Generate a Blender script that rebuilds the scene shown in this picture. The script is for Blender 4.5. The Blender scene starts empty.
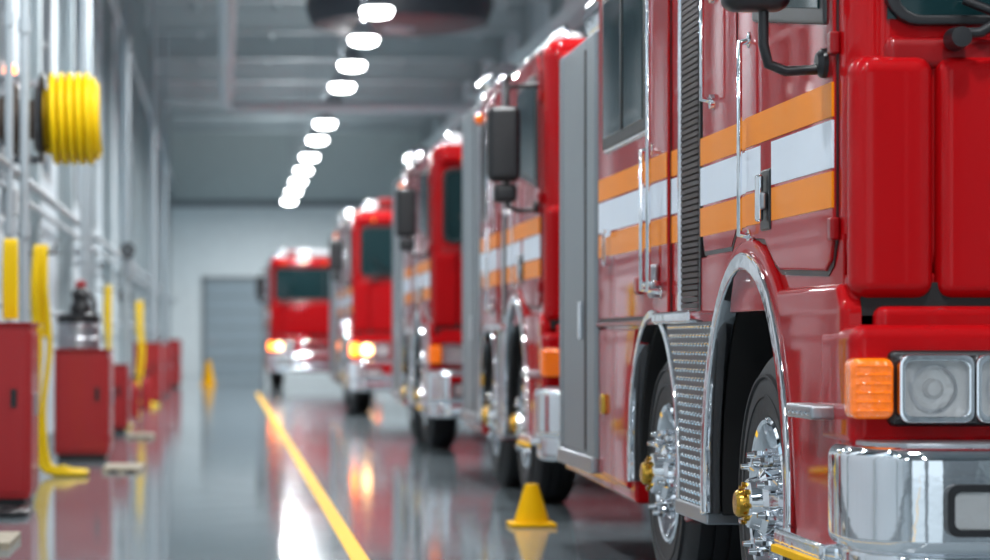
import bpy, bmesh, math, random
from mathutils import Vector, Matrix
random.seed(4)
C=bpy.context.scene.collection
bpy.context.scene.view_settings.view_transform='Standard'
# ---------------------------------------------------------------- materials
def mat(name,col,metal=0.0,rough=0.4,coat=0.0,em=None,es=0.0,var=0.06,vscale=3.0,rvar=0.05,bump=0.0,bscale=40.0,trans=0.0,spec=0.5,cior=1.5):
    m=bpy.data.materials.new(name); m.use_nodes=True
    nt=m.node_tree; n=nt.nodes; l=nt.links
    b=n['Principled BSDF']
    tc=n.new('ShaderNodeTexCoord'); no=n.new('ShaderNodeTexNoise'); no.inputs['Scale'].default_value=vscale; no.inputs['Detail'].default_value=4
    l.new(tc.outputs['Object'],no.inputs['Vector'])
    mx=n.new('ShaderNodeMix'); mx.data_type='RGBA'
    a=[max(0,c*(1-var)) for c in col]; c2=[min(1,c*(1+var)) for c in col]
    mx.inputs[6].default_value=(*a,1); mx.inputs[7].default_value=(*c2,1)
    l.new(no.outputs['Fac'],mx.inputs[0]); l.new(mx.outputs[2],b.inputs['Base Color'])
    mr=n.new('ShaderNodeMapRange'); mr.inputs['To Min'].default_value=max(0.01,rough-rvar); mr.inputs['To Max'].default_value=min(1,rough+rvar)
    l.new(no.outputs['Fac'],mr.inputs['Value']); l.new(mr.outputs['Result'],b.inputs['Roughness'])
    b.inputs['Metallic'].default_value=metal
    b.inputs['Coat Weight'].default_value=coat; b.inputs['Coat Roughness'].default_value=0.02; b.inputs['Coat IOR'].default_value=cior
    b.inputs['Specular IOR Level'].default_value=spec
    b.inputs['Transmission Weight'].default_value=trans
    if em: b.inputs['Emission Color'].default_value=(*em,1); b.inputs['Emission Strength'].default_value=es
    if bump>0:
        n2=n.new('ShaderNodeTexNoise'); n2.inputs['Scale'].default_value=bscale; n2.inputs['Detail'].default_value=3
        l.new(tc.outputs['Object'],n2.inputs['Vector'])
        bp=n.new('ShaderNodeBump'); bp.inputs['Strength'].default_value=bump; bp.inputs['Distance'].default_value=0.01
        l.new(n2.outputs['Fac'],bp.inputs['Height']); l.new(bp.outputs['Normal'],b.inputs['Normal'])
    return m
def thin_glass(name,tint=(0.9,0.95,0.97),g=0.15):
    m=bpy.data.materials.new(name); m.use_nodes=True; nt=m.node_tree; n=nt.nodes; l=nt.links
    n.clear(); o=n.new('ShaderNodeOutputMaterial'); t=n.new('ShaderNodeBsdfTransparent'); gl=n.new('ShaderNodeBsdfGlossy')
    t.inputs['Color'].default_value=(*tint,1); gl.inputs['Roughness'].default_value=0.02
    f=n.new('ShaderNodeFresnel'); f.inputs['IOR'].default_value=1.45
    ad=n.new('ShaderNodeMath'); ad.operation='ADD'; ad.inputs[1].default_value=g*0.3; l.new(f.outputs['Fac'],ad.inputs[0])
    mx=n.new('ShaderNodeMixShader'); l.new(ad.outputs[0],mx.inputs[0]); l.new(t.outputs[0],mx.inputs[1]); l.new(gl.outputs[0],mx.inputs[2]); l.new(mx.outputs[0],o.inputs['Surface'])
    return m
RED=mat('fire_red_paint',(0.36,0.002,0.004),0.0,0.5,0.85,rvar=0.03,var=0.04,spec=0.03,cior=1.34)
RED2=mat('fire_red_trim',(0.24,0.002,0.004),0,0.35,0.5,spec=.2,cior=1.36)
CHROME=mat('chrome',(0.88,0.90,0.93),1,0.05,rvar=0.02,bump=0.10,bscale=7)
STEEL=mat('brushed_steel',(0.42,0.44,0.47),1,0.32)
PLATE=mat('dark_tread_plate',(0.13,0.13,0.14),0.9,0.38)
ALU=mat('aluminium_panel',(0.25,0.28,0.30),0.5,0.42)
BLACK=mat('black_plastic',(0.010,0.010,0.012),0,0.35)
RUB=mat('tyre_rubber',(0.014,0.014,0.016),0,0.55,bump=0.15,bscale=80)
DARK=mat('dark_liner',(0.006,0.006,0.007),0,0.8)
VENT=mat('dark_vent_metal',(0.040,0.024,0.022),0.4,0.45)
WHITE=mat('reflective_white',(0.72,0.78,0.86),0,0.4,0.1,spec=.2,cior=1.3)
ORNG=mat('reflective_orange',(0.88,0.25,0.005),0,0.4,0.1,spec=.12,cior=1.3)
GLASS=mat('tinted_glass',(0.006,0.024,0.027),0,0.05,0.2,rvar=0.01,spec=0.25)
LENS=thin_glass('clear_lens',(1,1,1))
AMB=mat('amber_lens',(0.90,0.17,0.002),0,0.15,0.8,em=(1,0.22,0.01),es=0.18,bump=0.8,bscale=38)
AMBON=mat('amber_lamp_lit',(0.9,0.3,0.02),0,0.2,0.5,em=(1,0.20,0.01),es=8)
HEADON=mat('headlamp_lit',(0.9,0.9,0.85),0,0.2,0.5,em=(1,0.50,0.18),es=12)
BULB=mat('frosted_bulb',(0.98,0.98,1),0.0,0.15,0.5)
REFL=mat('silver_reflector',(0.95,0.97,0.99),0.05,0.18,0.6,bump=1.0,bscale=22)
GOLD=mat('brass',(0.65,0.38,0.06),1,0.25)
YEL=mat('yellow_hose',(0.88,0.58,0.0),0,0.5,bump=0.2,bscale=60,spec=.3)
YELP=mat('yellow_paint',(0.85,0.45,0.0),0,0.6,spec=.1)
CLEARW=mat('white_lens',(0.65,0.68,0.7),0,0.15,0.8)
LAMP=mat('lamp_diffuser',(1,1,1),0,0.4,em=(0.97,0.99,1),es=22)
WOOD=mat('plywood',(0.36,0.31,0.23),0,0.6)
GREYP=mat('grey_paint',(0.30,0.33,0.36),0.1,0.45)
PIPE=mat('galvanised_pipe',(0.42,0.47,0.50),0.3,0.4)
CAB=mat('cabinet_red',(0.34,0.005,0.008),0,0.35,0.3,cior=1.4)

# ---------------------------------------------------------------- mesh helpers
def empty(name,loc):
    e=bpy.data.objects.new(name,None); e.location=loc; e.empty_display_size=0.2; C.objects.link(e); return e
def finish(bm,name,m,parent,bevel=0,seg=3,ang=30,wn=True,recalc=True):
    if recalc: bmesh.ops.recalc_face_normals(bm,faces=bm.faces)
    if bevel>0:
        es=[e for e in bm.edges if len(e.link_faces)==2 and e.calc_face_angle(0)>math.radians(ang)]
        bmesh.ops.bevel(bm,geom=es,offset=bevel,segments=seg,profile=0.5,affect='EDGES',clamp_overlap=True)
    for f in bm.faces: f.smooth=True
    for e in bm.edges:
        if len(e.link_faces)==2 and e.calc_face_angle(0)>math.radians(38): e.smooth=False
    me=bpy.data.meshes.new(name); bm.to_mesh(me); bm.free(); me.materials.append(m)
    o=bpy.data.objects.new(name,me); C.objects.link(o)
    if parent: o.parent=parent
    if wn:
        w=o.modifiers.new('wn','WEIGHTED_NORMAL'); w.keep_sharp=True
    return o
def box(name,p,x0,x1,y0,y1,z0,z1,m,bevel=0,seg=3):
    bm=bmesh.new()
    x0,x1=min(x0,x1),max(x0,x1)
    bmesh.ops.create_cube(bm,size=1)
    for v in bm.verts:
        v.co=Vector((x0+(v.co.x+.5)*(x1-x0),y0+(v.co.y+.5)*(y1-y0),z0+(v.co.z+.5)*(z1-z0)))
    return finish(bm,name,m,p,bevel,seg)
def prismx(name,p,pts,x0,x1,m,bevel=0,seg=3,ang=30):
    "polygon in (y,z) extruded along x"
    bm=bmesh.new()
    a=[bm.verts.new((x0,y,z)) for y,z in pts]; b=[bm.verts.new((x1,y,z)) for y,z in pts]
    n=len(pts)
    bm.faces.new(a); bm.faces.new(b[::-1])
    for i in range(n): bm.faces.new((a[i],b[i],b[(i+1)%n],a[(i+1)%n]))
    return finish(bm,name,m,p,bevel,seg,ang)
def prismz(name,p,pts,z0,z1,m,bevel=0,seg=3):
    bm=bmesh.new()
    a=[bm.verts.new((x,y,z0)) for x,y in pts]; b=[bm.verts.new((x,y,z1)) for x,y in pts]
    n=len(pts); bm.faces.new(a); bm.faces.new(b[::-1])
    for i in range(n): bm.faces.new((a[i],b[i],b[(i+1)%n],a[(i+1)%n]))
    return finish(bm,name,m,p,bevel,seg)
def lathe(name,p,prof,m,axis='x',c=(0,0,0),n=40,flip=1):
    bm=bmesh.new(); rings=[]
    for a,r in prof:
        ring=[]
        if r<1e-5: r=1e-5
        for i in range(n):
            t=2*math.pi*i/n; ca,sa=r*math.cos(t),r*math.sin(t); a_=a*flip
            co={'x':(a_,ca,sa),'y':(ca,a_,sa),'z':(ca,sa,a_)}[axis]
            ring.append(bm.verts.new(Vector(c)+Vector(co)))
        rings.append(ring)
    for k in range(len(rings)-1):
        for i in range(n):
            bm.faces.new((rings[k][i],rings[k][(i+1)%n],rings[k+1][(i+1)%n],rings[k+1][i]))
    bmesh.ops.remove_doubles(bm,verts=bm.verts,dist=1e-4)
    return finish(bm,name,m,p,0)
def tube(name,p,pts,r,m,smooth=False,res=6):
    cu=bpy.data.curves.new(name,'CURVE'); cu.dimensions='3D'; cu.bevel_depth=r; cu.bevel_resolution=res; cu.use_fill_caps=True; cu.resolution_u=8
    if smooth:
        s=cu.splines.new('NURBS'); s.points.add(len(pts)-1)
        for i,q in enumerate(pts): s.points[i].co=(*q,1)
        s.use_endpoint_u=True; s.order_u=4
    else:
        s=cu.splines.new('POLY'); s.points.add(len(pts)-1)
        for i,q in enumerate(pts): s.points[i].co=(*q,1)
    cu.materials.append(m)
    o=bpy.data.objects.new(name,cu); C.objects.link(o)
    if p: o.parent=p
    return o
def rr(x0,x1,z0,z1,r,n=5):
    pts=[]
    for cx,cz,a0 in ((x1-r,z1-r,0),(x0+r,z1-r,90),(x0+r,z0+r,180),(x1-r,z0+r,270)):
        for i in range(n+1):
            a=math.radians(a0+90*i/n); pts.append((cx+r*math.cos(a),cz+r*math.sin(a)))
    return pts
def ring(name,p,outer,inner,d0,d1,m,axis='y',bevel=0.0):
    bm=bmesh.new(); n=len(outer)
    def V(q,d): return bm.verts.new((q[0],d,q[1]) if axis=='y' else (d,q[0],q[1]))
    A=[V(q,d0) for q in outer]; B=[V(q,d0) for q in inner]; D=[V(q,d1) for q in outer]; E=[V(q,d1) for q in inner]
    for i in range(n):
        j=(i+1)%n
        bm.faces.new((A[i],A[j],B[j],B[i])); bm.faces.new((D[i],D[j],E[j],E[i]))
        bm.faces.new((A[i],A[j],D[j],D[i])); bm.faces.new((B[i],B[j],E[j],E[i]))
    return finish(bm,name,m,p,bevel,2,60)
def arcband(name,p,cy,cz,ry0,rz0,ry1,rz1,x0,x1,m,zmin=None,n=28,bevel=0.006,a0=-8,a1=188):
    outer=[];inner=[]
    for i in range(n+1):
        a=math.radians(a0+(a1-a0)*i/n)
        outer.append((cy+ry1*math.cos(a),cz+rz1*math.sin(a))); inner.append((cy+ry0*math.cos(a),cz+rz0*math.sin(a)))
    return prismx(name,p,outer+inner[::-1],x0,x1,m,bevel,2,50)
def slats(name,p,x,out,y0,y1,z0,z1,pitch,m):
    bm=bmesh.new(); n=max(1,int((z1-z0)/pitch)); h=(z1-z0)/n; rows=[]
    for i in range(n):
        z=z0+i*h
        for f,o in ((0.0,0),(0.12,out),(0.85,out),(0.97,0)):
            rows.append((bm.verts.new((x+o,y0,z+f*h)),bm.verts.new((x+o,y1,z+f*h))))
    for a,b in zip(rows,rows[1:]): bm.faces.new((a[0],a[1],b[1],b[0]))
    return finish(bm,name,m,p,0,wn=False)
def treadplate(name,p,x,out,y0,y1,z0,z1,m,pitch=0.045,inside=None):
    bm=bmesh.new(); r=0; z=z0+pitch/2
    while z<z1-pitch*.3:
        k=0; y=y0+pitch/2
        while y<y1-pitch*.3:
            if inside is None or inside(y,z):
                a=math.radians(45 if (r+k)%2 else -45); L=pitch*.42; w=pitch*.15
                c,s=math.cos(a),math.sin(a)
                vs=[bm.verts.new((x,y+c*L,z+s*L)),bm.verts.new((x,y-s*w,z+c*w)),bm.verts.new((x,y-c*L,z-s*L)),bm.verts.new((x,y+s*w,z-c*w))]
                t=bm.verts.new((x+out,y,z))
                for i in range(4): bm.faces.new((vs[i],vs[(i+1)%4],t))
            y+=pitch; k+=1
        z+=pitch; r+=1
    return finish(bm,name,m,p,0,wn=False)

# ---------------------------------------------------------------- wheel
def wheel(p,xo,yc,s):
    R=0.53; c=(xo,yc,R)
    lathe('tyre',p,[(0.03,0.29),(0.002,0.305),(-0.008,0.35),(-0.01,0.41),(0.005,0.475),(0.03,0.512),(0.05,0.53),(0.10,0.53),(0.102,0.515),(0.112,0.515),(0.114,0.53),(0.165,0.53),(0.167,0.515),(0.177,0.515),(0.179,0.53),(0.24,0.53),(0.26,0.515),(0.29,0.46),(0.29,0.30)],RUB,'x',c,64,s)
    for rr_ in (0.445,0.375): lathe('tyre_bead_ring',p,[(0.001,rr_+.008),(-0.013,rr_+.005),(-0.013,rr_-.005),(-0.004,rr_-.008)],RUB,'x',c,64,s)
    lathe('rim',p,[(0.03,0.30),(0.0,0.302),(-0.008,0.292),(-0.002,0.28),(0.025,0.268),(0.085,0.255),(0.095,0.235),(0.07,0.215),(0.04,0.20),(0.03,0.14),(0.028,0.0)],CHROME,'x',c,56,s)
    lathe('hub',p,[(0.03,0.13),(-0.02,0.122),(-0.03,0.105),(-0.035,0.095),(-0.07,0.085),(-0.08,0.07),(-0.08,0.0)],CHROME,'x',c,36,s)
    lathe('hub_cap',p,[(-0.07,0.052),(-0.105,0.048),(-0.115,0.038),(-0.117,0.0)],GOLD,'x',c,24,s)
    bm=bmesh.new()
    def cyl(a0,a1,r,y,z,n=6,rt=None):
        rt=rt or r
        A=[bm.verts.new((xo+s*a0,y+r*math.cos(i*2*math.pi/n),z+r*math.sin(i*2*math.pi/n))) for i in range(n)]
        B=[bm.verts.new((xo+s*a1,y+rt*math.cos(i*2*math.pi/n),z+rt*math.sin(i*2*math.pi/n))) for i in range(n)]
        for i in range(n): bm.faces.new((A[i],A[(i+1)%n],B[(i+1)%n],B[i]))
        bm.faces.new(B); bm.faces.new(A[::-1])
    for i in range(10):
        a=2*math.pi*(i+.3)/10
        y=yc+.168*math.cos(a); z=R+.168*math.sin(a)
        cyl(0.04,0.0,0.024,y,z,12); cyl(0.0,-0.045,0.0185,y,z,6); cyl(-0.045,-0.07,0.014,y,z,10,0.010)
    finish(bm,'lug_nuts',CHROME,p,0,wn=False)
    bm=bmesh.new()
    for i in range(8):
        a=2*math.pi*(i+.1)/8
        cyl(-0.06,-0.092,0.010,yc+.066*math.cos(a),R+.066*math.sin(a),6)
    finish(bm,'hub_bolts',GOLD,p,0,wn=False)

# ---------------------------------------------------------------- fire truck
W=2.5
def fire_truck(loc,L=6.45,lit=False,col=(2.40,2.87),rear=5.13,rear_top=2.63,detail=True,w2=3.42,top=3.0,wide_mirror=True):
    p=empty('fire_truck',loc)
    c0,c1=col
    ca,cz=1.42,0.55; rx,rz=0.74,0.83
    ra,rrx,rrz=w2,0.64,0.66
    pts=[(0.0,1.30),(0.0,0.45)]
    def arch(cy,z0,ax,az,zb):
        out=[]
        a_s=math.asin((zb-z0)/az)
        for i in range(25):
            a=math.pi-a_s-(math.pi-2*a_s)*i/24
            out.append((cy+ax*math.cos(a),z0+az*math.sin(a)))
        return out
    pts+=arch(ca,cz,rx,rz,0.45)
    pts+=arch(ra,cz,rrx,rrz,0.36)
    pts+=[(L,0.40),(L,1.30)]
    prismx('lower_body',p,pts,0.002,W-.002,RED,0.018,3,40)
    for s,X in ((1,0.0),(-1,W)):
        def x(u): return X+s*u
        wheel(p,x(0.045),1.38,s); wheel(p,x(0.045),w2,s)
        arcband('arch_liner',p,ca,cz,rx-.03,rz-.03,rx-.004,rz-.004,x(0.03),x(0.9),DARK)
        arcband('arch_liner',p,ra,cz,rrx-.03,rrz-.03,rrx-.004,rrz-.004,x(0.03),x(0.9),DARK)
        box('arch_back',p,x(0.5),x(0.52),ca-.72,ca+.72,.4,1.3,DARK); box('arch_back',p,x(0.5),x(0.52),ra-.62,ra+.62,.4,1.2,DARK)
        arcband('wheel_arch_trim',p,ca,cz,rx-.035,rz-.035,rx+.03,rz+.03,x(-0.045),x(0.03),CHROME,bevel=0.012)
        arcband('fender_flare',p,ca,cz,rx+.02,rz+.02,rx+.11,rz+.075,x(-0.028),x(0.02),RED,bevel=0.02,a0=-6,a1=150)
        arcband('rear_arch_trim',p,ra,cz,rrx-.02,rrz-.02,rrx+.02,rrz+.02,x(-0.03),x(0.03),CHROME,bevel=0.008)
        prismx('front_fender',p,[(-.02,1.20),(-.02,.47),(.60,.47),(.64,.62),(.70,.86),(.80,1.06),(.92,1.27),(0.05,1.27)],x(-0.03),x(0.1),RED,0.028,4)
        prismx('cab_door',p,[(.15,1.42),(.19,1.34),(.26,1.31),(.90,1.33),(1.0,1.36),(1.15,1.44),(1.46,1.46),(1.46,2.86),(1.36,2.92),(.3,2.92),(.15,2.80)],x(-0.016),x(0.05),RED,0.01,2)
        prismx('door_seal',p,[(.135,1.40),(.18,1.325),(.255,1.295),(.91,1.315),(1.01,1.345),(1.16,1.425),(1.475,1.445),(1.475,2.87),(1.37,2.935),(.29,2.935),(.135,2.81)],x(-0.005),x(0.04),BLACK,0.0,1)
        prismx('cab_door_window_gasket',p,[(.22,2.06),(1.30,2.20),(1.32,2.74),(1.26,2.80),(.36,2.80),(.24,2.7)],x(-0.028),x(0.03),BLACK,0.012,2)
        prismx('cab_door_window',p,[(.27,2.115),(1.25,2.245),(1.27,2.72),(1.23,2.75),(.38,2.75),(.29,2.66)],x(-0.034),x(0.0),GLASS,0.004,1)
        for z in (1.40,1.96,2.6): box('door_hinge',p,x(-.03),x(0),.115,.165,z,z+.07,RED2,.008)
        box('door_handle_recess',p,x(-0.022),x(0),1.03,1.19,1.47,1.68,BLACK,0.02)
        box('door_handle',p,x(-0.055),x(-0.03),1.08,1.12,1.50,1.66,CHROME,0.01)
        box('door_handle_base',p,x(-0.045),x(-0.02),1.06,1.16,1.54,1.60,STEEL,0.01)
        for nm,za,zb,m in (('stripe_upper',1.775,1.88,ORNG),('stripe_white',1.62,1.765,WHITE),('stripe_lower',1.50,1.61,ORNG)):
            box(nm,p,x(-0.0185),x(-0.01),.152,1.02 if nm!='stripe_upper' else 1.2,za,zb,m)
            box(nm,p,x(-0.0185),x(-0.01),1.20 if nm!='stripe_upper' else 1.2,1.459,za,zb,m)
            box(nm,p,x(-0.0055),x(0.01),1.48,c0-.01,za,zb,m)
            box(nm,p,x(-0.0035),x(0.01),c1+.01,c1+.19,za,zb,m)
            box(nm,p,x(-0.0185),x(-0.0),c1+.22,rear-.08,za,zb,m)
        def rail(name,v,z0,z1,m=CHROME,off=.06,r=.014):
            tube(name,p,[(x(-.0),v,z0),(x(-off),v,z0+.01),(x(-off),v,z1-.01),(x(0),v,z1)],r,m)
            lathe(name+'_foot',p,[(0,.03),(-.02,.028),(-.025,.0)],CHROME,'x',(x(-.0),v,z0),16,s)
            lathe(name+'_foot',p,[(0,.03),(-.02,.028),(-.025,.0)],CHROME,'x',(x(-.0),v,z1),16,s)
        rail('cab_grab_rail',1.40,1.46,2.15,CHROME,.05,.012)
        rail('cab_grab_rail',2.12,2.0,2.4,CHROME,.05,.011)
        if detail:
            e=2.355 if c0>2.36 else 2.17
            prismx('rear_panel_seal',p,[(1.68,1.49),(1.77,1.425),(e-.045,1.425),(e,1.49),(e,2.895),(1.68,2.895)],x(-0.002),x(0.05),BLACK,0.0,1)
            prismx('cab_rear_panel',p,[(1.69,1.50),(1.78,1.44),(e-.055,1.44),(e-.015,1.5),(e-.015,2.88),(1.69,2.88)],x(-0.0045),x(0.05),RED,0.0,1)
        slats('side_vent_column',p,x(0.012),-s*0.02,c0+.03,c1-.06,1.2,top-.02,.024,VENT)
        box('vent_column_edge',p,x(-.006),x(.04),c0-.005,c0+.03,1.2,top-.02,BLACK,0.006)
        box('vent_column_edge',p,x(-.012),x(.04),c1-.06,c1,1.2,top-.02,CHROME,0.008)
        box('vent_column_ledge',p,x(-.06),x(.06),c0-.02,c1+.35,1.165,1.215,CHROME,0.012)
        gy0,gy1=ca+rx-.02,ra-rrx+.02
        def ins(y,z): 
            d1=((y-ca)/(rx+.05))**2+((z-cz)/(rz+.05))**2; d2=((y-ra)/(rrx+.05))**2+((z-cz)/(rrz+.05))**2
            return d1>1 and d2>1 
        n=12; ptsL=[];ptsR=[]
        for i in range(n+1):
            z=.42+(1.17-.42)*i/n
            q=max(0,1-((z-cz)/(rz+.03))**2); yl=ca+(rx+.03)*math.sqrt(q)
            q=max(0,1-((z-cz)/(rrz+.02))**2); yr=ra-(rrx+.02)*math.sqrt(q)
            if z<cz: yl=ca+rx+.03; yr=ra-rrx-.02
            yr=min(yr,c1+.25)
            ptsL.append((yl,z)); ptsR.append((yr,z))
        prismx('mudguard_plate',p,ptsL+ptsR[::-1],x(-.02),x(.02),PLATE,0,1)
        treadplate('mudguard_tread',p,x(-.02),-s*.006,ca+.4,c1+.3,.42,1.17,CHROME,0.034,ins)
        box('mudguard_foot',p,x(-.03),x(.2),gy0,gy1+.02,.40,.46,STEEL,0.01)
        d0,d1=c1+.21,rear-.07
        prismx('crew_door_seal',p,[(d0-.015,1.185),(d1+.015,1.185),(d1+.015,top-.085),(d0-.015,top-.085)],x(-0.004),x(0.05),BLACK,0.0,2)
        prismx('crew_door',p,[(d0,1.20),(d1,1.20),(d1,top-.1),(d0,top-.1)],x(-0.016),x(0.05),RED,0.010,2)
        wv0,wv1=d0+.48,d1-.28
        box('crew_window_frame',p,x(-.03),x(.02),wv0-.05,wv1+.05,1.99,2.78,CHROME,0.02)
        box('crew_window_gasket',p,x(-.036),x(.02),wv0-.035,wv1+.035,2.005,2.765,BLACK,0.015)
        box('crew_window',p,x(-.040),x(.0),wv0+.03,wv1-.03,2.06,2.71,GLASS,0.006)
        box('crew_window_bar',p,x(-.046),x(-.02),(wv0+wv1)/2-.015,(wv0+wv1)/2+.015,2.06,2.71,BLACK,0.004)
        rail('crew_grab_rail',d0+.16,1.3,2.9,CHROME,.07)
        rail('crew_grab_rail',d0+.40,1.31,1.92,CHROME,.06)
        box('crew_latch',p,x(-.05),x(-.01),d0+.2,d0+.32,1.28,1.42,STEEL,.015)
        box('crew_latch_pull',p,x(-.07),x(-.03),d0+.1,d0+.34,1.325,1.35,CHROME,.01)
        box('crew_lock',p,x(-.045),x(-.01),d0+.62,d0+.72,1.30,1.38,CAB,.015)
        ring('crew_handle',p,rr(d1-.42,d1-.30,1.45,1.63,.045),rr(d1-.39,d1-.33,1.47,1.61,.028),x(-.045),x(-.015),CHROME,'x')
        y0=ra+rrx+.10
        prismx('skirt_compartment_door',p,[(y0+.02,.42),(rear-.08,.44),(rear-.08,1.15),(y0-.22,1.15),(y0-.12,1.0),(y0-.02,.8)],x(-.014),x(.04),RED,0.01,2)
        box('skirt_trim',p,x(-.02),x(.01),c1+.3,rear,1.165,1.185,RED2,0.005)
        box('skirt_latch',p,x(-.035),x(0),rear-.3,rear-.2,.74,.84,GOLD,0.015)
        box('locker_frame',p,x(-.03),x(.02),rear-.02,rear+.28,.50,rear_top,ALU,.02)
        box('locker_seal',p,x(-.034),x(.01),rear+.28,rear+.34,.54,rear_top-.06,BLACK,.01)
        box('locker_door',p,x(-.022),x(.02),rear+.34,L-.10,.52,rear_top,ALU,.012)
        box('locker_frame',p,x(-.03),x(.02),L-.10,L,.50,rear_top,ALU,.01)
        box('locker_handle',p,x(-.05),x(-.02),rear+.42,rear+.46,1.1,1.3,CHROME,.01)
        box('locker_sill',p,x(-.045),x(.02),rear-.02,L,.44,.52,STEEL,.01)
        box('cab_step',p,x(-.105),x(.0),.05,.40,.862,.905,STEEL,.01)
        treadplate('cab_step_tread',p,x(-.106),-s*.003,.06,.38,.865,.903,CHROME,.03)
        box('side_step',p,x(-.10),x(.05),-.05,.60,.44,.50,CHROME,.015)
        box('side_step_edge',p,x(-.11),x(-.095),-.04,.59,.425,.45,YELP,.003)
        tube('mirror_arm',p,[(x(.0),.24,1.95),(x(-.05),.24,1.925),(x(-.14),.23,1.92),(x(-.195),.22,1.94),(x(-.21),.22,2.0),(x(-.21),.22,2.16)],.016,BLACK)
        lathe('mirror_arm_base',p,[(.02,.05),(-.03,.045),(-.045,.03),(-.047,0)],BLACK,'x',(x(-.0),.24,1.945),20,s)
        tube('mirror_arm',p,[(x(.0),.24,2.72),(x(-.21),.22,2.70),(x(-.21),.22,2.55)],.016,BLACK)
        box('mirror_housing',p,x(-.34),x(-.13),.16,.28,2.10,2.58,BLACK,.045,4)
        box('mirror_glass',p,x(-.32),x(-.15),.275,.285,2.15,2.55,CHROME,.004)
        if wide_mirror: box('wide_angle_mirror',p,x(-.30),x(-.15),.18,.28,1.97,2.09,BLACK,.03,3)
        tube('roof_rail',p,[(x(.2),.5,top+.0),(x(.2),.52,top+.12),(x(.2),rear-.3,top+.12),(x(.2),rear-.28,top)],.02,CHROME)
        lathe('side_marker',p,[(0,.05),(-.04,.045),(-.06,.02),(-.061,0)],AMB,'x',(x(0),rear-.03,2.82),16,s)
        box('corner_panel',p,x(-.004),x(.243),-.05,.06,1.22,1.94,RED,.052,7)
        def fr(u0,u1): 
            a,b=x(u0),x(u1); return min(a,b),max(a,b)
        a,b=fr(-.050,.075)
        box('turn_signal',p,a,b,-.235,-.12,.872,1.048,(AMBON if lit else AMB),.025,4)
        for k in range(6): box('turn_signal_rib',p,a+.012,b-.012,-.238,-.23,.892+k*.026,.900+k*.026,(AMBON if lit else AMB),.002,1)
        for q0,q1 in ((.085,.30),(.305,.52)):
            ring('lamp_bezel',p,rr(*fr(q0,q1),.862,1.058,.03),rr(*fr(q0+.016,q1-.016),.880,1.040,.025),-.245,-.14,CHROME,'y',.003)
            cx=x((q0+q1)/2)
            if lit and q0<.2:
                lathe('headlamp',p,[(-.232,0),(-.22,.07),(-.19,.08)],HEADON,'y',(cx,0,.96),24,1)
            a,b=fr(q0+.016,q1-.016)
            bm=bmesh.new(); nx,nz=10,8; g=[[bm.verts.new((a+(b-a)*i/nx,-.214+.020*(1-((2*i/nx-1)**2*.6+(2*j/nz-1)**2*.4))+(.003 if (i+j)%2 else 0),.880+.16*j/nz)) for j in range(nz+1)] for i in range(nx+1)]
            for i in range(nx):
                for j in range(nz): bm.faces.new((g[i][j],g[i+1][j],g[i+1][j+1],g[i][j+1]))
            finish(bm,'headlamp_reflector',REFL,p,0,wn=False)
            lathe('headlamp_ring',p,[(-.205,.070),(-.216,.066),(-.205,.060)],CHROME,'y',(cx,0,.96),32,1)
            lathe('headlamp_bulb',p,[(-.220,0),(-.217,.02),(-.205,.030),(-.18,.03)],BULB,'y',(cx,0,.96),20,1)
            box('headlamp_lens',p,a,b,-.231,-.228,.880,1.040,LENS)
        box('lamp_surround',p,*fr(.07,.535),-.188,-.1,.850,1.070,BLACK,.02)
        a,b=fr(.145,.40)
        ring('fog_lamp_bezel',p,rr(a,b,.555,.70,.03),rr(a+.02,b-.02,.575,.68,.02),-.525,-.49,BLACK,'y')
        box('fog_lamp_reflector',p,a+.02,b-.02,-.514,-.508,.575,.68,REFL,.002)
        box('fog_lamp_lens',p,a+.02,b-.02,-.522,-.519,.575,.68,LENS)
        tube('wiper_arm',p,[(x(.62),-.06,1.98),(x(.50),-.09,2.02),(x(.32),-.06,2.10)],.014,BLACK)
        tube('wiper_blade',p,[(x(.62),-.045,2.02),(x(.25),-.05,2.3)],.009,BLACK)
        tube('wiper_link',p,[(x(.30),-.06,2.00),(x(.36),-.10,2.0),(x(.50),-.11,2.08)],.016,BLACK)
        lathe('wiper_pivot',p,[(-.12,0),(-.118,.03),(-.04,.035)],BLACK,'y',(x(.30),0,1.985),20)
        box('cab_sill',p,x(-.001),x(.1),.08,c0,1.2,1.42,RED,.006)
    box('cab_shell',p,0.0,W,0,c0,1.25,top,RED,.12,6)
    box('column_core',p,.03,W-.03,c0-.05,c1+.05,1.2,top-.02,DARK)
    box('crew_body',p,0,W,c1,rear,1.27,top,RED,.02,3)
    box('rear_body',p,.012,W-.012,rear,L,1.2,rear_top,ALU,.02,3)
    box('front_panel',p,.250,W-.250,-.045,.1,1.22,1.94,RED,.045,5)
    box('cowl_strip',p,.1,W-.1,-.02,.1,1.90,2.0,RED2,.03)
    ring('windshield_gasket',p,rr(.10,W-.10,2.03,2.76,.10),rr(.135,W-.135,2.060,2.725,.075),-.03,.05,BLACK,'y',.008)
    prismz('windshield_core',p,[(.11,.03),(.11,-.008),(.5,-.018),(W-.5,-.018),(W-.11,-.008),(W-.11,.03)],2.05,2.74,GLASS)
    box('windshield_divider',p,W/2-.02,W/2+.02,-.03,.0,2.06,2.73,BLACK)
    box('brow',p,.08,W-.08,-.07,.2,2.80,2.90,RED,.035)
    for k in range(5):
        lathe('clearance_lamp',p,[(-.10,0),(-.09,.025),(-.06,.03)],AMB,'y',(.3+k*(W-.6)/4,0,2.85),12)
    box('front_recess',p,.03,W-.03,-.02,.15,1.05,1.27,DARK)
    for k in (.06,1.6):
        box('hinge_block',p,k,k+.84,-.08,.0,1.10,1.20,RED,.03)
    box('headlight_carrier',p,-.035,W+.035,-.16,.25,.78,1.145,RED,.045,5)
    box('grille_frame',p,.70,W-.70,-.185,-.15,.86,1.06,CHROME,.012)
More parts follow.
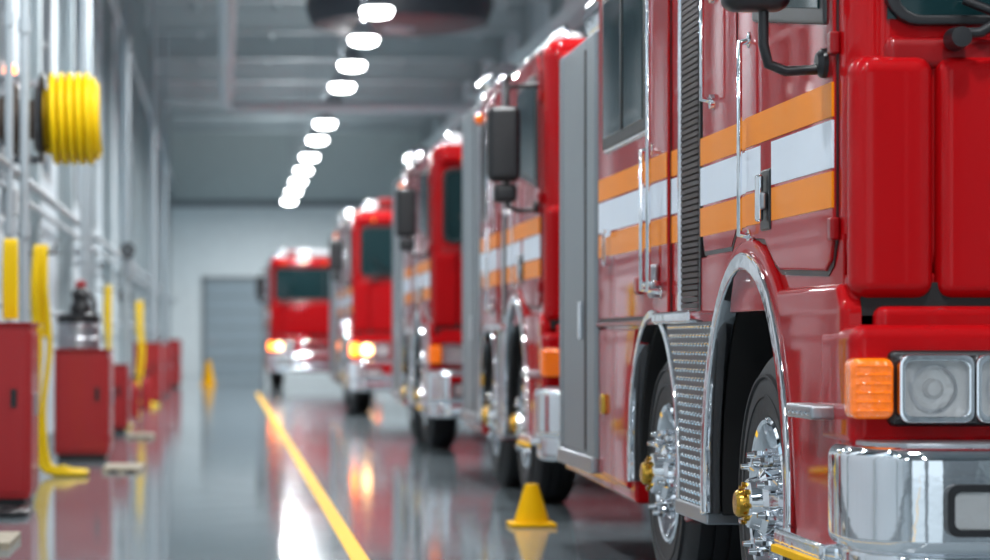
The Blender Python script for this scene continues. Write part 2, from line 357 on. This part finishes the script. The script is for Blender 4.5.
    for k in range(5): box('grille_bar',p,.73,W-.73,-.195,-.18,.878+k*.036,.892+k*.036,DARK)
    bp=[(-.075,-.02),(-.085,-.22),(-.07,-.36),(.0,-.46),(.14,-.50),(W-.14,-.50),(W-.0,-.46),(W+.07,-.36),(W+.085,-.22),(W+.075,-.02)]
    prismz('bumper',p,bp,.50,.80,CHROME,.04,6)
    bp2=[(q[0]*0.985+.02,q[1]*.93) for q in bp]
    prismz('bumper_valance',p,bp2,.36,.505,CHROME,.02,3)
    prismz('bumper_top_tread',p,[(q[0]*.95+.06,q[1]*.86-.02) for q in bp],.795,.81,STEEL,.004,2)
    box('light_bar_base',p,.35,W-.35,.35,.70,top-.01,top+.06,BLACK,.02)
    for k in range(6):
        x0=.38+k*(W-.76)/6
        box('light_bar_lens',p,x0+.01,x0+(W-.76)/6-.01,.37,.68,top+.055,top+.19,CLEARW if k in(1,2,3,4) else RED2,.04,4)
    lathe('beacon',p,[(0,.13),(.12,.13),(.2,.1),(.24,.0)],CLEARW,'z',(.35,1.6,top),24)
    for q in (.55,.75): 
        lathe('air_horn',p,[(-.55,.09),(-.5,.05),(-.3,.03),(0,.025)],CHROME,'y',(q+.9,1.6,top+.12),20)
        box('air_horn_bracket',p,q+.88,q+.92,1.3,1.36,top-.01,top+.1,STEEL)
    lathe('roof_water_tank',p,[(0,0),(.03,.14),(.06,.17),(.75,.17),(.78,.14),(.81,0)],CHROME,'y',(.22,rear+.2,rear_top+.17),28)
    box('roof_locker',p,.5,W-.3,rear+.05,L-.1,rear_top-.02,max(top-.05,rear_top+.1),ALU,.04)
    for q in (1.5,1.9): box('ladder_rail',p,q,q+.04,2.3,rear-.2,top+.14,top+.2,STEEL)
    for k in range(8): box('ladder_rung',p,1.5,1.94,2.4+k*(rear-2.7)/8,2.43+k*(rear-2.7)/8,top+.155,top+.185,STEEL)
    for k in (2.5,rear-.5): box('ladder_mount',p,1.48,1.96,k,k+.06,top-.01,top+.145,BLACK)
    box('rear_step',p,.1,W-.1,L-.02,L+.25,.42,.48,STEEL,.01)
    for q in (.15,W-.3): box('tail_lamp',p,q,q+.15,L-.01,L+.03,.9,1.2,RED2,.02)
    return p

fire_truck((1.85,7.70,0),wide_mirror=False)
fire_truck((2.0,16.25,0),L=5.35,col=(2.2,2.45),rear=4.0,rear_top=2.95,w2=3.3)
fire_truck((2.0,25.1,0),L=5.5,col=(2.2,2.45),rear=4.0,rear_top=2.95,w2=3.3,lit=False)
fire_truck((1.87,38.0,0),L=7.6,lit=True,rear=5.2,rear_top=2.95)
fire_truck((1.05,60.0,0),L=7.0,lit=True,rear=5.0,rear_top=2.9)

# ---------------------------------------------------------------- room
def epoxy():
    m=bpy.data.materials.new('polished_epoxy_floor'); m.use_nodes=True; nt=m.node_tree;n=nt.nodes;l=nt.links;b=n['Principled BSDF']
    tc=n.new('ShaderNodeTexCoord'); a=n.new('ShaderNodeTexNoise'); a.inputs['Scale'].default_value=0.6; a.inputs['Detail'].default_value=6
    l.new(tc.outputs['Object'],a.inputs['Vector'])
    r=n.new('ShaderNodeValToRGB'); r.color_ramp.elements[0].position=.3; r.color_ramp.elements[0].color=(.17,.205,.225,1); r.color_ramp.elements[1].position=.75; r.color_ramp.elements[1].color=(.22,.255,.275,1)
    l.new(a.outputs['Fac'],r.inputs[0]); l.new(r.outputs[0],b.inputs['Base Color'])
    a2=n.new('ShaderNodeTexNoise'); a2.inputs['Scale'].default_value=2.5; a2.inputs['Detail'].default_value=8; l.new(tc.outputs['Object'],a2.inputs['Vector'])
    mr=n.new('ShaderNodeMapRange'); mr.inputs['To Min'].default_value=.04; mr.inputs['To Max'].default_value=.11; l.new(a2.outputs['Fac'],mr.inputs['Value']); l.new(mr.outputs['Result'],b.inputs['Roughness'])
    b.inputs['Specular IOR Level'].default_value=.34
    bp=n.new('ShaderNodeBump'); bp.inputs['Strength'].default_value=.012; bp.inputs['Distance'].default_value=.02; l.new(a2.outputs['Fac'],bp.inputs['Height']); l.new(bp.outputs['Normal'],b.inputs['Normal'])
    return m
WALLM=mat('painted_wall',(0.60,0.66,0.70),0,0.6,bump=.1,bscale=20)
WALLB=mat('back_wall_paint',(0.88,0.94,0.96),0,0.6)
WALLU=mat('upper_wall_cladding',(0.60,0.68,0.68),0,0.6)
WALLR=mat('right_wall_paint',(0.34,0.38,0.41),0,0.6)
CEIL=mat('ceiling_panel',(0.38,0.43,0.45),0,0.7)
BEAM=mat('steel_beam_paint',(0.46,0.52,0.54),0.1,0.5)
TRIM=mat('trim_grey',(0.25,0.28,0.30),0,0.5)
DOORM=mat('door_blue_grey',(0.34,0.42,0.47),0,0.5)
XL,XR,YB,YF,ZC=-1.8,6.2,82.0,-8.0,8.0
box('floor',None,XL-.2,XR+.2,YF,YB+.2,-.1,0,epoxy())
box('ceiling',None,XL-.2,XR+.2,YF,YB+.2,ZC,ZC+.1,CEIL)
box('wall_back',None,XL,XR,YB,YB+.2,0,5.4,WALLB)
box('wall_back_upper',None,XL,XR,YB-.05,YB+.2,5.4,ZC,WALLU)
box('trim_1',None,XL,XR,YB-.12,YB-.05,5.3,5.5,TRIM)
box('wall_left_lower',None,XL-.2,XL,YF,YB,0,2.7,WALLM)
box('wall_left_upper',None,XL-.2,XL,YF,YB,5.6,ZC,WALLM)
# front wall (behind the camera) with two openings added to light and shape highlights on the near truck
fw=empty('wall_front',(0,YF,0))
box('pier',fw,XL-.2,XL+.5,-.2,0,0,ZC,WALLR); box('pier',fw,1.6,2.4,-.2,0,0,4.2,WALLR); box('pier',fw,5.6,XR+.2,-.2,0,0,ZC,WALLR); box('header',fw,XL+.5,5.6,-.2,0,4.2,ZC,WALLR)
wl=empty('wall_left_piers',(XL,0,0)); wi=1
y=-8.0
PANE=thin_glass('window_glass',(0.85,0.93,0.97),.1)
while y<YB-.1:
    box('pier',wl,-.2,0,y,min(y+2.2,YB),2.7,5.6,WALLM)
    if y+2.2<YB-1:
        w=empty('window_%d'%wi,(XL-.1,y+2.2,0)); wi+=1
        H=2.8
        box('frame_bottom',w,-.04,.1,0,H,2.7,2.78,TRIM); box('frame_top',w,-.04,.1,0,H,5.52,5.6,TRIM)
        for q in (0,H/3,2*H/3,H-.07): box('mullion',w,-.04,.08,q,q+.07,2.78,5.52,TRIM)
        box('transom',w,-.04,.06,0,H,4.1,4.16,TRIM)
        box('pane',w,-.01,0,0,H,2.78,5.52,PANE)
    y+=5.0
box('baseboard_left',None,XL,XL+.02,YF,YB,0,.15,TRIM)
for i in range(18):
    yy=-7+5*i
    o=empty('steel_column',(XL,yy,0))
    box('web',o,.0,.15,-.02,.02,0,ZC,BEAM); box('flange',o,.14,.17,-.11,.11,0,ZC,BEAM,.004); box('flange',o,0,.03,-.11,.11,0,ZC,BEAM); box('base_plate',o,0,.2,-.16,.16,0,.03,TRIM)
    o=empty('roof_beam',(0,yy,0))
    box('bottom_flange',o,XL+.23,XR-.23,-.12,.12,7.35,7.39,BEAM); box('web',o,XL+.23,XR-.23,-.02,.02,7.39,ZC,BEAM)
    o=empty('steel_column',(XR,yy,0))
    box('web',o,-.22,0,-.02,.02,0,ZC,BEAM); box('flange',o,-.23,-.20,-.11,.11,0,ZC,BEAM)
for q in (-.6,1.0,2.6,4.2,5.6):
    box('ceiling_purlin',None,q,q+.1,YF,YB,7.8,ZC,BEAM)
box('wall_right',None,XR,XR+.2,YF,YB,0,ZC,WALLR)
box('crane_rail',None,XR-.6,XR-.3,YF,YB,6.3,6.6,BEAM)
for z,r in ((2.35,.04),(2.2,.025),(5.75,.05),(1.35,.02)):
    tube('wall_conduit',None,[(XL+.19+r,YF+.2,z),(XL+.19+r,YB-.2,z)],r,PIPE)
d=empty('door_1',(0,YB,0))
box('leaf',d,-.60,1.15,-.06,0,0,2.95,DOORM,.01)
box('frame_l',d,-.72,-.60,-.1,0,0,3.05,TRIM); box('frame_r',d,1.15,1.27,-.1,0,0,3.05,TRIM); box('frame_top',d,-.72,1.27,-.1,0,2.95,3.1,TRIM)
for k in range(1,6): box('panel_rib',d,-.60,1.15,-.08,-.06,k*.49,k*.49+.04,TRIM)
box('door_handle',d,-.45,-.35,-.12,-.06,1.0,1.15,STEEL,.01)
box('floor_line',None,.63,.72,YF+.1,54,.0,.003,YELP)
# ---------------------------------------------------------------- lamps
def high_bay_or_fill(x,y,z,power=150,up=0):
    o=empty('high_bay_or_fill_lamp',(x,y,z))
    lathe('housing',o,[(.24,0),(.24,.07),(.16,.10),(.08,.17),(-.0,.195),(-.015,.195)],GREYP,'z',(0,0,.02),28)
    lathe('diffuser',o,[(.02,.197),(-.03,.195),(-.07,.165),(-.09,.10),(-.095,0)],LAMP,'z',(0,0,.02),28)
    tube('suspension_rod',o,[(0,0,.24),(0,0,ZC-z)],.012,GREYP)
    ld=bpy.data.lights.new('lamp_light','AREA'); ld.shape='DISK'; ld.size=.36; ld.energy=power; ld.color=(.95,.98,1)
    lo=bpy.data.objects.new('lamp_light',ld); lo.location=(0,0,-.11); lo.parent=o; C.objects.link(lo)
    if up:
        ld=bpy.data.lights.new('ceiling_fill_light','AREA'); ld.shape='DISK'; ld.size=.2; ld.energy=up; ld.color=(.95,.98,1)
        lo=bpy.data.objects.new('ceiling_fill_light',ld); lo.location=(0,0,.29); lo.rotation_euler=(math.pi,0,0); lo.parent=o; C.objects.link(lo)  # added upward fill to brighten ceiling and upper back wall, not a fixture part
for i,y in enumerate((32.5,35.6,38.9,42.2,45.4,49.4,53.4,58.4,63,67.5,72,77)): high_bay_or_fill(1.9,y,5.2,235,55 if i%2 or i>6 else 0)
for y in (-4,1,6,11,16,21,26):
    high_bay_or_fill(1.9,y,5.2,115); high_bay_or_fill(-.7,y+2,5.2,95)  # left-hand row is unseen, added as fill for the near truck's side
for y in (4,10,17,24): high_bay_or_fill(4.6,y,5.2,80)  # unseen row above the frame, added as fill over the near trucks
tube('overhead_pipe',None,[(.03,-7,5.15),(.03,44.4,5.15),(.06,44.8,5.15),(.18,45.1,5.15),(.4,45.2,5.15),(6.0,45.2,5.15)],.11,PIPE)
for yy in (3,13,23,33,43):
    tube('pipe_hanger',None,[(.03,yy,5.25),(.03,yy,7.98)],.012,GREYP)
o=empty('ceiling_fan',(2.6,38.8,5.75))
lathe('drum_shell',o,[(.0,0),(0,1.1),(.06,1.32),(.3,1.4),(.55,1.36),(.6,1.2),(.6,0)],mat('dark_drum',(.03,.035,.045),0,.5),'z',(0,0,0),48)
lathe('grille_hub',o,[(-.06,0),(-.05,.2),(0,.25)],GREYP,'z',(0,0,0),24)
for a in (0,2.1,4.2): tube('hanger_rod',o,[(1.0*math.cos(a),1.0*math.sin(a),.6),(1.0*math.cos(a),1.0*math.sin(a),2.2)],.02,GREYP)

# ---------------------------------------------------------------- left equipment
def cabinet(x0,x1,y0,y1,h,m=CAB):
    o=empty('storage_cabinet',(x0,y0,0)); w=x1-x0;d=y1-y0
    box('plinth',o,.03,w-.03,.03,d-.03,0,.07,BLACK)
    box('carcass',o,0,w,0,d,.06,h,m,.012)
    box('front_door',o,.03,w-.03,-.012,.01,.10,h-.05,m,.006)
    box('side_door_l',o,w-.01,w+.012,.03,d/2-.01,.10,h-.05,m,.006); box('side_door_r',o,w-.01,w+.012,d/2+.01,d-.03,.10,h-.05,m,.006)
    box('handle',o,w+.01,w+.035,d/2-.06,d/2-.04,h*.5,h*.5+.15,STEEL,.004)
    box('front_latch',o,w-.12,w-.08,-.03,-.01,h*.55,h*.55+.12,BLACK,.004)
    box('top_lip',o,-.008,w+.015,-.015,d+.01,h-.01,h+.015,RED2,.005)
    return o
cabinet(-1.8+.25,-1.28,17.0,17.7,1.2)
cabinet(-1.8+.25,-1.06,23.6,24.5,1.0)
cabinet(-1.54,-1.1,44.0,46,1.05)
cabinet(-1.54,-1.05,60,62.5,1.1)
cabinet(-1.54,-1.15,30.5,31.2,.8)
cabinet(-1.54,-1.12,51.6,52.6,1.0)
o=empty('metal_drum',(-1.35,23.95,1.016))
lathe('shell',o,[(0,0),(0,.19),(.02,.195),(.09,.19),(.10,.198),(.11,.19),(.2,.19),(.21,.198),(.22,.19),(.27,.19)],STEEL,'z',(0,0,0),32)
lathe('lid',o,[(.24,.202),(.31,.202),(.33,.17),(.33,0)],BLACK,'z',(0,0,0),32)
o=empty('hand_pump',(-1.33,23.95,1.347))
lathe('pump_body',o,[(0,0),(0,.09),(.05,.1),(.12,.07),(.16,.09),(.2,.08),(.25,.03),(.25,0)],BLACK,'z',(0,0,0),20)
lathe('red_knob',o,[(.23,.0),(.24,.05),(.29,.05),(.31,0)],CAB,'z',(0,0,0),20)
tube('pump_hose',o,[(.05,0,.15),(.14,-.02,.2),(.15,-.05,.05),(.13,-.08,-.02)],.018,BLACK,True)
def helix(R0,n,x0,x1,st=24,ph=0):
    pts=[]
    for i in range(n*st+1):
        t=i/st+ph; f=i/(n*st)
        pts.append((x0+(x1-x0)*f,R0*math.cos(2*math.pi*t),R0*math.sin(2*math.pi*t)))
    return pts
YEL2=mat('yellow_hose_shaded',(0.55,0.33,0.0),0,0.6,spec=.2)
o=empty('hose_reel',(-.01,19.5,2.76))
for R,a,b in ((.245,-1.31,-.93),(.285,-1.31,-.945),(.322,-1.30,-.98)):
    tube('hose_coil',o,helix(R,int((b-a)/.054),a,b,24,R*3),.0255,YEL,False,3)
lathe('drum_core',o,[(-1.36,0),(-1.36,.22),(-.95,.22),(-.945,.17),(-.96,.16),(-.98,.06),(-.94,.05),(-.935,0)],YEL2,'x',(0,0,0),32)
lathe('flange',o,[(-1.38,0),(-1.38,.12),(-1.375,.33),(-1.35,.35),(-1.34,.33),(-1.34,.1)],BLACK,'x',(0,0,0),40)
BRONZE=mat('motor_casing',(.10,.075,.06),.5,.4)
lathe('motor_casing',o,[(-1.70,0),(-1.70,.17),(-1.68,.2),(-1.60,.2),(-1.59,.26),(-1.56,.28),(-1.53,.26),(-1.52,.15),(-1.43,.15),(-1.42,.24),(-1.39,.25),(-1.38,.2)],BRONZE,'x',(0,.1,0),32)
box('bracket',o,-1.74,-1.66,-.02,.2,-.45,.45,GREYP,.01)
box('bracket_arm',o,-1.70,-1.40,.28,.32,.26,.32,GREYP,.01); box('bracket_arm',o,-1.70,-1.40,.28,.32,-.32,-.26,GREYP,.01)
lathe('warning_lamp',o,[(0,0),(.0,.045),(.06,.045),(.085,.02),(.087,0)],AMBON,'z',(-1.60,-.0,.33),20)
box('lamp_shelf',o,-1.68,-1.52,-.06,.1,.30,.33,GREYP,.006)
lathe('spoke_ring',o,[(-1.385,.2),(-1.395,.22),(-1.385,.24)],GREYP,'x',(0,0,0),32)
def post(x,y,r=.036,h=ZC):
    o=empty('standpipe',(x,y,0))
    tube('pipe',o,[(0,0,0),(0,0,h)],r,PIPE)
    lathe('floor_flange',o,[(0,r*2.4),(.02,r*2.4),(.03,r*1.3),(.06,r*1.2)],PIPE,'z',(0,0,0),20)
    for z in (1.9,3.4,5.0): lathe('coupling',o,[(-.05,r),(-.05,r*1.35),(.05,r*1.35),(.05,r)],PIPE,'z',(0,0,z),20)
post(-1.47,19.05,.036); post(-1.545,18.6,.03); post(-1.36,24.9,.03); post(-1.5,28.5,.04); post(-1.27,33.5,.045); post(-1.40,36,.04); post(-1.30,47,.05); post(-1.3,56,.05)
o=empty('control_box',(-1.50,18.9,2.0)); box('case',o,-.12,.0,-.12,.0,0,.20,mat('box_white',(.6,.62,.62),0,.4),.01); box('cover',o,-.11,-.01,-.13,-.12,.02,.18,GREYP,.005)
lathe('indicator',o,[(-.14,0),(-.135,.02),(-.12,.022)],AMB,'y',(-.06,0,.1),12)
DIAL=mat('dial_face',(.09,.10,.11),0,.3)
for (x,y,z) in ((-1.25,33.4,2.25),(-1.38,35.9,1.7)):
    o=empty('pressure_gauge',(x,y,z))
    lathe('case',o,[(-.05,0),(-.05,.09),(-.045,.10),(.0,.10),(.03,.05),(.10,.03)],BLACK,'y',(0,0,0),24)
    lathe('dial',o,[(-.052,0),(-.052,.08)],DIAL,'y',(0,0,0),24)
    box('valve_body',o,-.06,.06,.0,.1,-.35,-.08,GREYP,.02)
def hang(x,y,z,n=3,dx=.35):
    o=empty('fire_hose',(x,y,0))
    for k in range(n):
        q=k*.035; w=lambda a:a*random.uniform(-1,1)
        pts=[(q,.02,z-.5-.1*k),(q,0,z-.2),(q,0,z-.06),(q+.01,-.03,z+.02),(q,-.08,z+.03),(q,-.12,z-.06),
             (q-.015+w(.03),-.13,z-.4),(q+.05+w(.03),-.13,z-.8),(q-.03+w(.03),-.14,z-1.2),(q+.0,-.14,.35),(q+.02,-.15,.14),(q+.07,-.17,.045),(q+.16,-.2,.026+.03*k),
             (dx-.02,-.24+k*.06,.026),(dx+.08,-.12+k*.08,.026),(dx,.1+k*.09,.026),(dx-.15,.16+k*.08,.026),(dx-.22,.3+k*.1,.026)]
        tube('strand',o,pts,.023,YEL,True)
    tube('hook',o,[(-.12,-.03,z+.0),(-.05,-.06,z-.03),(.15,-.06,z-.03),(.16,-.06,z+.04)],.012,BLACK)
hang(-1.53,21.1,1.83,3)
o=empty('fire_hose',(-1.66,17.3,0))
for k in range(3): tube('strand',o,[(.20+k*.03,0,1.24),(.195+k*.03,.0,1.5),(.20+k*.03,.02,1.75),(.20+k*.03,.06,1.78),(.20+k*.03,.1,1.7),(.20+k*.03,.1,1.24)],.018,YEL,True)
hang(-1.50,33.0,1.75,2,.25)
hang(-1.45,43.0,1.7,3,.3)
def plank(x,y,w,d,h=.04):
    o=empty('wooden_pallet',(x,y,0))
    for k in range(3): box('runner',o,k*(w-.05)/2,k*(w-.05)/2+.05,0,d,0,h*.5,WOOD)
    for k in range(4): box('board',o,0,w,k*d/4+.01,(k+1)*d/4-.01,h*.5,h,WOOD,.003)
plank(-1.55,13.6,.42,.8); plank(-1.02,21.6,.32,.9,.035)
plank(-1.1,29.0,.3,.8,.035)
o=empty('air_hose',(-1.5,15.8,0)); tube('loop',o,[(-.1,.3,.02),(.1,.3,.02),(.3,.5,.02),(.1,.9,.02),(-.1,.7,.02),(.1,.2,.02),(.33,.3,.02),(.2,.9,.02)],.02,BLACK,True)
def extinguisher(x,y):
    o=empty('fire_extinguisher',(x,y,0))
    lathe('cylinder',o,[(0,0),(0,.075),(.03,.085),(.42,.085),(.48,.06),(.52,.03),(.55,.03)],CAB,'z',(0,0,0),24)
    box('valve_lever',o,-.02,.08,-.015,.015,.55,.6,BLACK,.005)
    tube('nozzle_hose',o,[(0,0,.56),(-.08,0,.5),(-.1,0,.3),(-.09,0,.15)],.012,BLACK,True)
for x,y in ((-1.3,36.8),(-1.25,41),(-1.3,49.0),(-1.3,65),(-1.3,26.2)): extinguisher(x,y)
def cone(x,y,h=.27,w=.135):
    o=empty('traffic_cone',(x,y,0))
    box('base',o,-w,w,-w,w,0,.025,YELP,.008)
    lathe('body',o,[(.02,w*.80),(h*.9,w*.34),(h,w*.28),(h,0)],YELP,'z',(0,0,0),28)
cone(1.81,15.35,.25); cone(-.40,63,.6,.2)
# ---------------------------------------------------------------- world + camera
w=bpy.data.worlds.new('World'); bpy.context.scene.world=w; w.use_nodes=True
bg=w.node_tree.nodes['Background']; bg.inputs[0].default_value=(.76,.90,1,1); bg.inputs[1].default_value=1.15
cd=bpy.data.cameras.new('camera'); cam=bpy.data.objects.new('camera',cd); C.objects.link(cam)
cam.location=(0,0,1.1); cam.rotation_euler=(math.pi/2,0,0)
cd.sensor_width=36; cd.lens=2600/990*36; cd.shift_x=(495-225)/990; cd.shift_y=60/990
cd.clip_end=300
cd.dof.use_dof=True; cd.dof.focus_distance=8.9; cd.dof.aperture_fstop=2.3
bpy.context.scene.camera=cam
